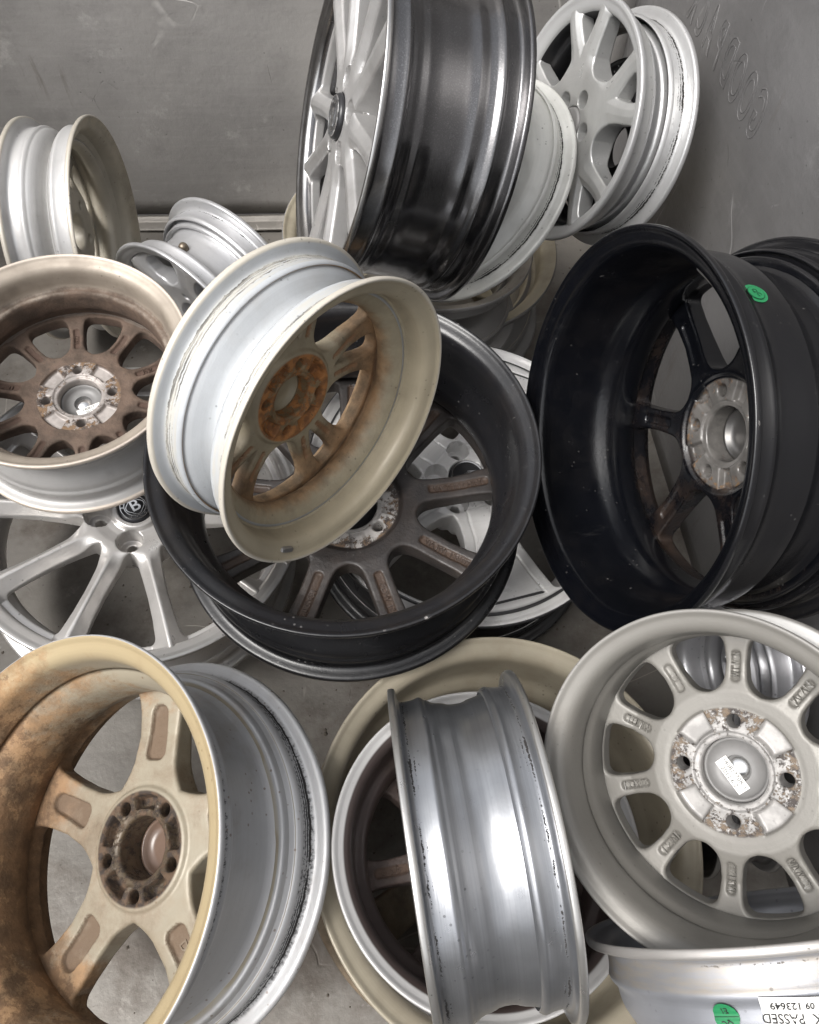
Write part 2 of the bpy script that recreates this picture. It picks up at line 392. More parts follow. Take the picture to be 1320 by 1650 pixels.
    zs = np.arange(zl, zh + h, h)
    Z = zs[None, None, :]
    kk = f.get('round', .0035)
    D = smax((Z - zt[:, :, None]).astype(np.float32), (zb[:, :, None] - Z).astype(np.float32), .002)
    D = smax(D, d2[:, :, None].astype(np.float32), kk)
    P, F = surface_nets(D, np.array([xs[0], xs[0], zs[0]]), h)
    # vertex attributes and normals from the whole casting
    ix = np.clip(((P[:, 0] - xs[0]) / h).round().astype(int), 0, len(xs) - 1); iy = np.clip(((P[:, 1] - xs[0]) / h).round().astype(int), 0, len(xs) - 1)
    zmid = (zb + zt)[ix, iy] / 2
    pv = (1 - sst(pk[ix, iy], -.001, .0015)) * (P[:, 2] < zmid)
    me = bpy.data.meshes.new('whole'); me.from_pydata(P.tolist(), [], F.tolist()); me.update()
    NV = np.zeros(len(P) * 3, np.float32); me.vertices.foreach_get('normal', NV); NV = NV.reshape(-1, 3); bpy.data.meshes.remove(me)
    cen = P[F].mean(1); cr = np.hypot(cen[:, 0], cen[:, 1]); ct = np.arctan2(cen[:, 1], cen[:, 0]) - ph0
    part = np.where(cr < f['hub_r'] + .004, -1, np.where(cr > rr + .003, -2, np.round(ct / sec).astype(int) % N))
    for pid in [-1, -2] + list(range(N)):
        fs = F[part == pid]
        if len(fs) == 0: continue
        used, inv = np.unique(fs, return_inverse=True); nm = {-1: 'hub', -2: 'outer_ring'}.get(pid, 'spoke')
        o = mesh_obj(nm, P[used], inv.reshape(-1, 4), mat, e); m = o.data
        a = m.attributes.new('pocket', 'FLOAT', 'POINT'); a.data.foreach_set('value', pv[used].astype(np.float32))
        m.normals_split_custom_set_from_vertices([tuple(v) for v in NV[used]])
        if pid >= 0 and f.get('texts'):
            t = f['texts'][pid % len(f['texts'])]
            if t:
                a_ = ph0 + pid * sec; x0, x1, pw, pdp = f['pocket']; xm = f['hub_r'] + (x0 + x1) / 2 * (rr - f['hub_r'])
                cy = float(np.interp((x0 + x1) / 2, rad, f['twin'])) if 'twin' in f else 0
                V, FF = text_mesh(t, f.get('tsize', .013), .0007, .0002)
                if len(V):
                    wmax = V[:, 0].max() - V[:, 0].min(); lim = (x1 - x0) * (rr - f['hub_r']) * .84
                    sx = min(1, lim / wmax); V[:, 0] *= sx
                    qm = float((x0 + x1) / 2); zt0 = float(np.interp(qm, [0, 1], [0, 1]))
                    # seat the letters on the recess floor, mirrored to be read from the inboard side
                    VV = []
                    for vx, vy, vz in V:
                        lx_, ly_ = xm + vx, cy - vy
                        gx = lx_ * math.cos(a_) - ly_ * math.sin(a_); gy = lx_ * math.sin(a_) + ly_ * math.cos(a_)
                        i_ = int(round((gx - xs[0]) / h)); j_ = int(round((gy - xs[0]) / h))
                        VV.append((gx, gy, float(zb[i_, j_]) - .0004 - vz))
                    t_o = mesh_obj('raised_lettering', VV, FF, mat, o, False)
                    a = t_o.data.attributes.new('pocket', 'FLOAT', 'POINT'); a.data.foreach_set('value', [.75] * len(VV))
    # centre cap inside the bore
    if f.get('cap'):
        cp = f['cap']; zc = W - cp['z']; br = f['bore']
        V, F_ = open_lathe([(0, zc + .003), (br * .8, zc + .003), (br * .93, zc + .0015), (br - .0005, zc - .002), (br - .0005, zc - .008), (br - .004, zc - .008), (br - .004, zc - .002), (br * .5, zc - .001), (0, zc - .001)], 48)
        co = mesh_obj('center_cap', V, F_, cp['mat'], e)
        if cp.get('emblem'):
            V, F_ = emblem(cp['emblem'], br * .86); a = math.radians(cp.get('rot', 0))
            V = [(v[0] * math.cos(a) - v[1] * math.sin(a), v[0] * math.sin(a) + v[1] * math.cos(a), v[2] + zc + .0029) for v in V]
            mesh_obj('emblem', V, F_, M_chrome, co, False)
        if cp.get('foil'):
            V, F_ = open_lathe([(0, zc - .0016), (br * .42, zc - .0016), (br * .42, zc - .001)], 32); mesh_obj('foil_disc', V, F_, M_chrome, co)
        if cp.get('tag'):
            lines = cp['tag']; a = math.radians(cp.get('tag_rot', 0)); px, py = cp.get('tag_at', (0, 0))
            V, F_ = box(0, 0, 0, br * 1.15, br * .42, .0004); W2 = []
            tr = lambda v, dz: (px + v[0] * math.cos(a) - v[1] * math.sin(a), py + v[0] * math.sin(a) + v[1] * math.cos(a), zc - .0022 + v[2] + dz)
            tg = mesh_obj('paper_tag', [tr(v, 0) for v in V], F_, M_paper, co, False)
            for i, t in enumerate(lines):
                V, F_ = text_mesh(t, br * .2, .00005)
                mesh_obj('printed_text', [tr((v[0], (.09 - .2 * i) * br * -1 * 1 - v[1], v[2]), -.0004) for v in V], F_, M_ink, tg, False)

# ------------------------------------------------------------------ shared small materials
M_chrome = plain('chrome', (.8, .8, .8), .22, 1.)
M_paper = plain('label_paper', (.78, .77, .74), .6)
M_ink = plain('black_ink', (.02, .02, .02), .6)
M_blackcap = plain('black_cap_plastic', (.018, .018, .02), .3)
M_greycap = plain('grey_cap_plastic', (.20, .195, .19), .42)
M_lead = plain('balance_weight_metal', (.33, .32, .31), .45, .7)
M_green = plain('green_sticker', (.018, .20, .075), .5)
M_greendark = plain('green_sticker_print', (.004, .055, .022), .5)
M_rubber = plain('valve_rubber', (.03, .03, .03), .6)

# ------------------------------------------------------------------ the metal container: floor and two walls
def steel(name, base, rough, metal, kind):
    b = NB(name); x, y, z = b.sep()
    n1 = b.noise(2.2, detail=6); n2 = b.noise(14, detail=8, rough=.7, off=3); n3 = b.noise(260, detail=2)
    col = b.mix(b.step(n1, .3, .7), base, tuple(c * .72 for c in base))
    col = b.mix(b.mul(b.step(n2, .5, .72), .45), col, tuple(c * .55 for c in base))
    st = b.noise(1, vec=b.comb(b.mul(x, 7), b.mul(y, 7), b.mul(z, 120 if kind == 'wall' else 7)), detail=5)
    col = b.mix(b.mul(b.step(st, .45, .75), .13), col, tuple(c * 1.35 for c in base))
    # dull pale smears and thin scratches
    sm = b.mul(b.step(b.noise(9, detail=9, rough=.75, off=11), .57, .74), .42); col = b.mix(sm, col, tuple(min(1, c * 1.9) for c in base))
    ds = b.n('ShaderNodeVectorMath', operation='ADD'); b.put(ds.inputs[0], b.tc)
    nv = b.n('ShaderNodeTexNoise'); b.put(nv.inputs['Vector'], b.tc); nv.inputs['Scale'].default_value = 3.
    vm = b.n('ShaderNodeVectorMath', operation='SCALE'); b.put(vm.inputs[0], nv.outputs[1]); vm.inputs[3].default_value = .35; b.put(ds.inputs[1], vm.outputs[0])
    sc1 = b.vor(3.1, ds.outputs[0], 'DISTANCE_TO_EDGE'); m1 = b.mul(b.step(sc1, .006, .002), b.step(b.noise(5, off=7), .50, .60))
    sc2 = b.vor(7.3, ds.outputs[0], 'DISTANCE_TO_EDGE'); m2 = b.mul(b.step(sc2, .010, .003), b.step(b.noise(8, off=17), .56, .66))
    col = b.mix(b.mul(m1, .45), col, tuple(min(1, c * 2.2) for c in base)); col = b.mix(b.mul(m2, .5), col, tuple(c * .35 for c in base))
    sp = b.mul(b.step(b.vor(60), .12, .06), b.step(b.noise(6, off=23), .5, .6)); col = b.mix(b.mul(sp, .7), col, tuple(c * .3 for c in base))
    if kind == 'wall':
        lp = b.step(b.noise(1.3, detail=3, off=41), .45, .62); col = b.mix(b.mul(lp, .45), col, tuple(min(1, c * 1.45) for c in base))
        rr_ = b.mul(b.step(b.noise(1, vec=b.comb(b.mul(x, 26), b.mul(y, 26), b.mul(z, 3.5)), detail=7, rough=.7, off=5), .60, .74), .45); col = b.mix(rr_, col, (.13, .105, .085))
    if kind == 'floor':
        gr = b.step(b.noise(4.5, detail=9, rough=.7, off=31), .45, .66); col = b.mix(b.mul(gr, .8), col, (.075, .058, .045))
        pl = b.step(b.noise(17, detail=9, rough=.8, off=37), .58, .70); col = b.mix(b.mul(pl, .5), col, (.34, .32, .29))
    rg = b.add(rough, b.mul(b.add(n2, -.5), .35))
    nb = b.bump(n1, .03, None, .25); nb = b.bump(n2, .003, nb, .35); nb = b.bump(n3, .0006, nb, .3); nb = b.bump(b.math('MAXIMUM', m1, m2), -.001, nb, .5)
    return b.done(col, rg, metal, nb)
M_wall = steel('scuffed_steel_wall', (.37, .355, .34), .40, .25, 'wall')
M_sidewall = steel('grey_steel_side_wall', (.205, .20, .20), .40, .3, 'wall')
M_floor = steel('scuffed_steel_floor', (.205, .19, .17), .5, .3, 'floor')

def dent(u, v): return .004 * math.sin(u * 7 + 1) * math.sin(v * 5 + .6) + .0025 * math.sin(u * 17 + 2) * math.sin(v * 11)
def sheet_wall(name, p0, p1, z0, z1, mat, nx=60, nz=40, thick=.004, inward=(0, -1)):
    """dented sheet: p0->p1 along the floor"""
    p0 = Vector((*p0, 0)); p1 = Vector((*p1, 0)); n = Vector((*inward, 0)); V = []; F = []
    for s_ in (0, 1):
        for i in range(nx + 1):
            for j in range(nz + 1):
                u, v = i / nx, j / nz
                d = dent(u, v)
                p = p0.lerp(p1, u) + n * (d - s_ * thick); V.append((p.x, p.y, z0 + (z1 - z0) * v))
    K = (nx + 1) * (nz + 1)
    for i in range(nx):
        for j in range(nz):
            a = i * (nz + 1) + j; F.append((a, a + 1, a + nz + 2, a + nz + 1)); F.append((K + a, K + a + nz + 1, K + a + nz + 2, K + a + 1))
    for i in range(nx):
        a = i * (nz + 1); F.append((a, a + nz + 1, K + a + nz + 1, K + a)); a += nz; F.append((a, K + a, K + a + nz + 1, a + nz + 1))
    for j in range(nz):
        a = j; F.append((a, K + a, K + a + 1, a + 1)); a = nx * (nz + 1) + j; F.append((a, a + 1, K + a + 1, K + a))
    o = mesh_obj(name, V, F, mat); return o

# floor: one sheet, slightly uneven
V = []; F = []; NX = 60
for i in range(NX + 1):
    for j in range(NX + 1):
        X_ = -2.2 + 3.2 * i / NX; Y_ = -1.6 + 3.1 * j / NX
        V.append((X_, Y_, .0035 * math.sin(X_ * 6) * math.sin(Y_ * 5 + 1)))
for i in range(NX):
    for j in range(NX): a = i * (NX + 1) + j; F.append((a, a + NX + 1, a + NX + 2, a + 1))
fl = mesh_obj('floor', V, F, M_floor); fl['kind'] = 'structure'
# loose grit, flakes of paint and dirt on the floor
random.seed(11); V = []; F = []
for i in range(2600):
    X_, Y_ = random.uniform(-1.1, .42), random.uniform(-.3, 1.42)
    if math.sin(X_ * 9 + 1) * math.sin(Y_ * 7) + random.random() < .35: continue
    r_ = random.choice((.0008, .0011, .0016, .0016, .0026, .004)) * random.uniform(.7, 1.3); k = len(V); z_ = .0035 * math.sin(X_ * 6) * math.sin(Y_ * 5 + 1)
    a0 = random.random() * 6
    for j in range(5): V.append((X_ + r_ * math.cos(a0 + j * 1.256) * random.uniform(.6, 1.2), Y_ + r_ * math.sin(a0 + j * 1.256) * random.uniform(.6, 1.2), z_ - .0003))
    V.append((X_ + r_ * .2, Y_, z_ + r_ * random.uniform(.25, .8)))
    for j in range(5): F.append((k + j, k + (j + 1) % 5, k + 5))
gt = mesh_obj('grit', V, F, plain('grit_dirt', (.09, .075, .06), .9), None, False); gt['kind'] = 'stuff'; gt['label'] = 'loose grit and paint flakes on the container floor'; gt['category'] = 'grit'
CX, CY = .405, 1.475            # the corner of the container
dirv = Vector((-.0886, .996))
bw = sheet_wall('back_wall', (-2.2, 1.435), (CX + .01, CY), .016, 1.5, M_wall); bw['label'] = 'scratched grey steel back panel rising behind the wheels'; bw['category'] = 'wall'
rw0 = (CX - dirv.x / dirv.y * 3.0, CY - 3.0)
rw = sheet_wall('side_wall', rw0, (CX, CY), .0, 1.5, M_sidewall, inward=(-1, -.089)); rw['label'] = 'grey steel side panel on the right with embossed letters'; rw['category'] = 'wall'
lw = sheet_wall('side_wall', (-1.25, 1.46), (-1.25, -.75), .0, 1.0, M_wall, inward=(1, 0)); lw['label'] = 'steel side panel out to the left of the heap'; lw['category'] = 'wall'
fw = sheet_wall('front_wall', (-1.25, -.75), (rw0[0] + .2, -.75), .0, .8, M_wall, inward=(0, 1)); fw['label'] = 'low front panel of the container below the viewer'; fw['category'] = 'wall'
# ledge along the foot of the back wall
prof = [(-.034, .003), (-.033, .006), (-.030, .0075), (-.012, .008), (-.006, .009), (-.004, .017), (.003, .017), (.005, .003)]
V = []; F = []
for i in range(41):
    t = i / 40; X_ = -2.2 + (CX - .012 + 2.2) * t; Y0 = 1.435 + (CY - 1.435) * t - .007
    for (a, b_) in prof: V.append((X_, Y0 + a, b_ + .0012 * math.sin(X_ * 19)))
for i in range(40):
    for j in range(8): k = i * 8; F.append((k + j, k + 8 + j, k + 8 + (j + 1) % 8, k + (j + 1) % 8))
lg = mesh_obj('floor_ledge', V, F, M_floor, bw); lg['label'] = 'low bent ledge along the foot of the wall'
# embossed letters on the side wall, read from outside, so mirrored from in here
def wall_pt(y, z, off): return Vector((CX - dirv.x / dirv.y * (CY - y) - off - dent(1 - (CY - y) / 3.0, z / 1.5), y, z))
TXT = [('G', 1217, 200), ('O', 1202, 165), ('O', 1186, 126), ('D', 1174, 95), ('P', 1163, 66), ('A', 1147, 42), ('C', 1136, 17), ('K', 1127, -6)]
def ray(px, py):
    d = Vector(((px - 660) / 1250, (py - 825) / 1250, 1)); th_ = math.radians(60)
    return Vector((d.x, -math.sin(th_) * d.y + math.cos(th_) * d.z, -math.cos(th_) * d.y - math.sin(th_) * d.z))
nw = Vector((dirv.y, -dirv.x, 0)); pw0 = Vector((CX, CY, 0)); cpos = Vector((0, 0, 1.2))
parts = []; first = None; pts = []
for ch, px, py in TXT:
    d = ray(px, py); t = (pw0 - cpos).dot(nw) / d.dot(nw); pts.append(cpos + d * t)
za = sum(p.z for p in pts) / len(pts); y0 = pts[0].y; dy = (pts[-1].y - pts[0].y) / 7
for i, (ch, _, _) in enumerate(TXT):
    # outline letters: thin raised rim following each glyph edge
    cu = bpy.data.curves.new('l', 'FONT'); cu.body = ch; cu.size = .085; cu.align_x = 'CENTER'; cu.align_y = 'CENTER'; cu.fill_mode = 'NONE'; cu.bevel_depth = .0007; cu.bevel_resolution = 1; cu.resolution_u = 5; cu.offset = .001
    oo = bpy.data.objects.new('l', cu); me = oo.to_mesh(); V0 = [v.co.copy() for v in me.vertices]; F0 = [tuple(p.vertices) for p in me.polygons]; oo.to_mesh_clear(); bpy.data.objects.remove(oo)
    yc = y0 + dy * i
    parts.append(([tuple(wall_pt(yc + v.x * .62 * dy / .05, za + v.y * 1.05, .0003 + v.z * .5)) for v in V0], F0))
TXTP = parts
lt = mesh_obj('embossed_lettering', *join(parts), M_sidewall, rw)

# ------------------------------------------------------------------ the wheels
#@@WHEELS
GRP = 'scrap alloy wheels heaped in the steel container'
P_ = dict(
 A=dict(c=(-0.5478, 1.1582, 0.2245), n=(-.9986, -.0514, .0119), R=.190, W=.118, s=1.005),
 B=dict(c=(-0.3153, 1.0928, 0.1738), n=(-.5722, -.8201, -.0076), R=.165, W=.145, s=0.982),
 C=dict(c=(-0.4645, 0.6911, 0.4211), n=(-.0906, .0884, -.9919), R=.193, W=.155, s=0.884),
 D=dict(c=(-0.4306, 0.5784, 0.0612), n=(.1866, -.0449, .9814), R=.240, W=.180, s=1.007),
 E=dict(c=(-0.0681, 0.4822, 0.5368), n=(-.7651, .6356, -.1031), R=.190, W=.129, s=0.865),
 F=dict(c=(-0.0744, 0.5069, 0.4736), n=(-.0221, .0596, -.9980), R=.232, W=.188, s=0.973),
 G=dict(c=(0.0688, 0.6308, 0.0717), n=(.1002, -.0770, .9920), R=.240, W=.180, s=0.982),
 H=dict(c=(0.0621, 0.8960, 0.5804), n=(-.9310, -.1479, .3338), R=.235, W=.200, s=0.825),
 I=dict(c=(0.0080, 1.0020, 0.5111), n=(.6148, .2411, -.7510), R=.190, W=.150, s=0.950),
 J=dict(c=(0.3149, 1.0847, 0.4702), n=(-.9012, -.2645, .3433), R=.172, W=.105, s=.950),
 X=dict(c=(.3440, 1.0850, .4420), n=(-.9012, -.2645, .3433), R=.118, W=.045, s=1.),
 K=dict(c=(0.0227, 1.1753, 0.2030), n=(-.1005, -.0236, -.9947), R=.228, W=.150, s=1.133),
 L=dict(c=(0.0307, 1.0214, 0.3311), n=(-.1173, -.0676, -.9908), R=.180, W=.150, s=0.971),
 M=dict(c=(0.2096, 0.4725, 0.5416), n=(.9526, .1833, -.2429), R=.228, W=.202, s=0.908),
 O=dict(c=(-0.3576, 0.0906, 0.3804), n=(.4318, .1340, -.8920), R=.215, W=.188, s=0.997),
 P=dict(c=(0.1253, 0.1053, 0.3978), n=(-.9879, -.1497, -.0404), R=.188, W=.150, s=0.833),
 Q=dict(c=(0.1215, 0.1300, 0.2292), n=(-.1667, .0556, -.9844), R=.225, W=.180, s=1.047),
 R=dict(c=(0.0844, 0.1091, 0.3070), n=(-.0958, -.0536, -.9940), R=.188, W=.150, s=0.888),
 S=dict(c=(0.2332, 0.1166, 0.5602), n=(.5941, .3117, -.7415), R=.185, W=.150, s=0.766),
 T=dict(c=(0.3139, 0.0370, 0.4327), n=(.1366, -.9817, -.1325), R=.168, W=.150, s=0.948),
 U=dict(c=(.375, .180, .100), n=(1., .09, 0.), R=.100, W=.10, s=.9),
 V=dict(c=(.388, .335, .190), n=(1., .09, 0.), R=.105, W=.095, s=1.))

def wheel(k, label, mat, name='alloy_wheel', **kw):
    p = P_[k]; return make_wheel(k, name, label, 'alloy wheel', p['c'], p['n'], p['R'], p['W'], p['s'], mat, GRP, **kw)
def WM(k, nm, **kw): return wheel_mat(nm, P_[k]['R'], P_[k]['W'], **kw)

FIVE = dict(n=5, hub_r=.072, hw=[.030, .026, .024, .026, .032], thk=[.045, .038, .030, .028, .028], zt=([0, .3, .7, 1.], [.030, .022, .012, .010]),
            bore=.030, pad_r=.070, pad=.062, lugs=5, lug_r=.052, fil=.024, h=.0026)

# ---- A: pale silver wheel at far left, opening to the right
m = WM('A', 'pale_silver_paint', base=(.52, .48, .40), outer=(.58, .575, .57), outer_metal=.35, metal=.05, rough=.36, crust=.35, dirt=.12, seed=1, lip=(.55, .51, .44), lipw=.002, rust=[dict(c=(.40, .33, .22), z=(.05, .0), amt=.45, lo=-.2, hi=.5)])
wheel('A', 'pale silver wheel standing on edge at the far left against the back wall', m, ref='u', well=(.30, .52), wd=.044, face=dict(FIVE, n=7, phase=10, hw=[.018, .016, .015, .016, .020]))
# ---- B: small silver wheel lying tilted below the back wall
m = WM('B', 'satin_silver_paint', base=(.56, .56, .57), metal=.6, rough=.36, crust=1.0, dirt=.08, seed=2)
eB = wheel('B', 'small silver wheel with a stubby valve, leaning right of the far left wheel', m, well=(.24, .74), wd=.040,
      face=dict(FIVE, phase=20, n=6, hw=[.026, .022, .02, .022, .026], ridge=.008, h=.002))
# ---- D: silver Y-spoke wheel, face up, under C
m = WM('D', 'warm_silver_paint', base=(.60, .58, .56), metal=.45, rough=.31, crust=.2, dirt=.18, seed=3, lip=(.50, .49, .475), lipw=.010)
f = dict(n=10, phase=3, hub_r=.068, hw=[.0170, .0150, .0140, .0150, .018], thk=[.040, .034, .030, .028, .026], zt=([0, .155, .175, .22, .30, .6, 1.], [.014, .014, .021, .021, .015, .012, .006]),
         bore=.0245, pad_r=.072, pad=.070, lugs=5, lug_r=.0525, lug_phase=-93, lug_rec=.030, lug_recr=.0165, fil=.016, fil2=.008, ridge=.020, flat=.12, h=.0016, ring=.205, rin=.018, round=.002,
         cap=dict(z=.014, mat=M_blackcap, emblem='crest', rot=35))
wheel('D', 'silver wheel lying face up with ten slim spokes and a black cap marked B', m, well=(.30, .66), face=f)
# ---- G: white multi-panel wheel under F
m = WM('G', 'white_machined_paint', base=(.80, .79, .78), metal=.1, rough=.30, crust=.6, dirt=.10, seed=4, outer=(.03, .03, .032))
f = dict(n=5, phase=-74, hub_r=.064, hw=[.034, .036, .044, .054, .066], thk=[.040, .034, .030, .028, .026], zt=([0, .22, .34, .6, 1.], [.012, .012, .016, .010, .003]),
         bore=.028, pad_r=.072, pad=.070, lugs=5, lug_r=.0465, lug_phase=36, lug_rec=.030, lug_recr=.0150, fil=.022, fil2=.010, panel=1, h=.0016, ring=.214, rin=.018, round=.003,
         cap=dict(z=.012, mat=M_blackcap, emblem='arrow', rot=20))
wheel('G', 'large white wheel with broad flat spoke panels, face up beneath the big black wheel', m, well=(.30, .66), face=f)
# ---- C: brown dusty wheel, ten spokes, open side up
m = WM('C', 'dust_stained_silver', base=(.40, .345, .285), outer=(.42, .41, .40), metal=.25, rough=.45, crust=.6, dirt=.25, seed=5, hub=(.42, .38, .355), hub_r=.0665, hub_rust=.35, hub_sc=120, hub_z=.114,
       rust=[dict(c=(.115, .074, .052), z=(.028, .065), lo=-.35, hi=.05, amt=.93, sc=11), dict(c=(.085, .052, .04), z=(.08, .13), lo=.0, hi=.35, amt=.5, sc=22, o=9)], pocket=(.085, .052, .038), lip=(.55, .48, .41), lipw=.004)
S10 = dict(n=10, hub_r=.083, hw=[.0145, .0115, .011, .0125, .017], thk=[.030, .026, .022, .022, .024], zt=([0, .4, .7, 1.], [.010, .012, .014, .018]),
           bore=.0335, pad_r=.0665, pad=.040, lugs=4, lug_r=.0515, fil=.020, fil2=.012, pocket=(.16, .72, .0048, .0035), hub_pk=.007, hub_p0=.043, hub_pw=.0195, open=1, rim_lip=1, round=.004)
f = dict(S10, phase=-102, lug_phase=-1, texts=['1340', '', 'JWL', '', '15X6', 'ET40', '', '', '1134', ''], tsize=.010,
         cap=dict(z=.016, mat=M_greycap, foil=1, tag=['140817', '2012'], tag_rot=-30, tag_at=(.012, .012)))
f['zt'] = ([0, .4, .7, 1.], [.006, .010, .014, .020]); f['pad'] = .041
wheel('C', 'wheel caked brown with brake dust inside, ten spokes and pale four-hole hub', m, well=(.34, .60), wd=.036, face=f)
# ---- K and L: wheels stacked behind the centre
m = WM('K', 'cream_and_grey_paint', base=(.46, .41, .31), outer=(.26, .255, .25), metal=.15, rough=.45, crust=.8, dirt=.25, seed=6)
wheel('K', 'cream-lipped wheel lying flat behind the centre under the upright black-barrelled one', m, well=(.30, .66), face=dict(FIVE, phase=0))
m = WM('L', 'tan_grey_paint', base=(.38, .345, .30), outer=(.27, .262, .255), metal=.2, rough=.42, crust=.5, dirt=.3, seed=7)
wheel('L', 'dull tan-lipped wheel nested inside the cream one, just below the white-barrelled wheel', m, well=(.30, .66), face=dict(FIVE, phase=30))
# ---- I: white wheel leaning behind H
m = WM('I', 'chalk_white_paint', base=(.64, .64, .61), metal=.08, rough=.36, crust=1.25, dirt=.15, seed=8, dirtc=(.30, .28, .25))
wheel('I', 'white wheel with peeling black bead line, tucked behind the tall black barrel', m, well=(.30, .70), wd=.040, face=dict(FIVE, phase=0))
# ---- J: silver twin-spoke wheel by the side wall
mf = WM('J', 'bright_silver_face', base=(.56, .56, .55), metal=.55, rough=.31, dirt=.12, seed=9, speck=.3)
m = WM('J', 'bright_silver_paint', base=(.018, .018, .02), outer=(.58, .58, .58), lipz=(.5, .5, .5), metal=.3, outer_metal=.55, rough=.33, crust=1.1, dirt=.12, seed=9, speck=.3)
f = dict(n=5, phase=48, hub_r=.074, hw=[.028, .0200, .0155, .0140, .0135], twin=[.003, .010, .020, .029, .036], thk=[.040, .034, .032, .030, .028], zt=([0, .3, .6, 1.], [.014, .010, .008, .006]),
         bore=.024, pad_r=.050, pad=.050, lugs=5, lug_r=.039, lug_phase=36, lug_rec=.020, lug_recr=.0105, fil=.018, fil2=.010, ridge=.007, flat=.3, h=.0014, rin=.014, ring=.150, round=.002,
         cap=dict(z=.012, mat=M_greycap))
wheel('J', 'silver wheel with paired spokes at upper right beside the side wall', m, ref='u', well=(.22, .60), wd=.028, face=f, face_mat=mf)
m = WM('X', 'soot_black_paint', base=(.010, .010, .011), metal=.1, rough=.4, dirt=.05, seed=23, speck=.6, speckc=(.5, .5, .5))
wheel('X', 'narrow black wheel hidden behind the silver twin-spoke one, against the side wall', m, ref='u', well=(.45, .55), wd=.022, face=dict(FIVE, n=5, phase=10, hub_r=.088, hw=[.04, .04, .04, .045, .05], thk=[.02] * 5, pad=.035, zt=([0, 1.], [.008, .008]), ring=.105))
# ---- H: tall wheel, silver face and gloss black barrel
m = WM('H', 'gloss_black_barrel', base=(.19, .187, .19), metal=1., rough=.23, dirt=.02, seed=10, spun=.12, bumpk=.35, flake=.3, coat=.3, lipz=(.5, .49, .48), scuff=.06, speck=.2, speckc=(.3, .3, .3))
mf = WM('H', 'silver_face_paint', base=(.54, .53, .52), metal=.6, rough=.33, dirt=.18, seed=11, speck=.3)
f = dict(n=5, phase=0, hub_r=.058, hw=[.024, .0155, .0145, .015, .017], twin=[.012, .022, .032, .041, .050], thk=[.050, .042, .036, .032, .028], zt=([0, .25, .6, 1.], [.006, .010, .010, .008]),
         bore=.032, pad_r=.062, pad=.075, lugs=5, lug_r=.052, lug_phase=36, lug_rec=.026, lug_recr=.0135, fil=.022, fil2=.012, ridge=.010, flat=.25, h=.0016, rin=.0225, ring=.204, round=.002,
         cap=dict(z=.004, mat=M_blackcap, emblem='crest', rot=60))
wheel('H', 'tall upright wheel at top centre with gloss black barrel and silver spokes', m, ref='u', well=(.30, .70), wd=.026, face=f, face_mat=mf)
# ---- M: big matt black wheel at right
m = WM('M', 'black_wheel_paint', base=(.0035, .004, .006), outer=(.009, .009, .0105), metal=.15, rough=.22, dirt=.05, dirtc=(.06, .05, .045), seed=12, hub=(.17, .16, .15), hub_r=.068, hub_rust=.0, coat=.25, flake=.06, scuff=.04, spun=.3,
       rust=[dict(c=(.060, .037, .025), z=(.12, .155), dir=(-.6, -.7, .20), lo=.26, hi=.5, amt=.55, sc=14)], speck=.12, speckc=(.3, .29, .27))
f = dict(n=7, phase=-25, hub_r=.078, hw=[.018, .015, .014, .015, .018], thk=[.036, .032, .028, .026, .026], zt=([0, .35, .7, 1.], [.014, .016, .018, .022]),
         bore=.0335, pad_r=.068, pad=.048, lugs=5, lug_r=.053, lug_phase=25, fil=.020, fil2=.012, pocket=(.2, .75, .006, .003), hub_pk=.008, hub_p0=.041, hub_pw=.0125, open=1, rim_lip=1, round=.004,
         cap=dict(z=.012, mat=plain('dull_hub_metal', (.16, .155, .15), .38, .8)))
eM = wheel('M', 'large matt black wheel at right with a green dot on its barrel', m, ref='u', well=(.50, .78), wd=.040, face=f, inner_drop=.040)
# ---- F: big black wheel in the middle
m = WM('F', 'dark_grey_wheel_paint', base=(.013, .013, .015), outer=(.007, .007, .008), metal=.05, rough=.30, dirt=.08, dirtc=(.075, .055, .042), seed=13, hub=(.58, .55, .52), hub_r=.066, hub_rust=.22, coat=.15, flake=.12, scuff=.14,
       rust=[dict(c=(.085, .050, .03), z=(.10, .155), lo=.0, hi=.45, amt=.75, sc=9), dict(c=(.048, .041, .038), z=(.11, .15), lo=-.1, hi=.2, amt=.65, sc=7, o=12)], pocket=(.062, .037, .024), speck=.3, speckc=(.3, .29, .28))
f = dict(n=9, phase=-51, hub_r=.090, hw=[.0185, .0165, .0165, .0175, .021], thk=[.034, .030, .026, .026, .026], zt=([0, .4, .7, 1.], [.010, .012, .014, .018]),
         bore=.036, pad_r=.066, pad=.040, lugs=5, lug_r=.050, lug_phase=20, fil=.018, fil2=.008, pocket=(.16, .94, .0058, .003), hub_pk=.009, hub_p0=.044, hub_pw=.012, open=1, rim_lip=1, round=.004,
         texts=['', 'MADE IN CHINA', 'VIA JWL 1360895', 'PDW 1058', '18X8.0 J', '', '', '', ''], tsize=.0115,
         cap=dict(z=.014, mat=M_blackcap))
wheel('F', 'big dark wheel in the middle, open side up, MADE IN CHINA on a spoke', m, well=(.42, .70), wd=.040, face=f, inner_drop=.040)
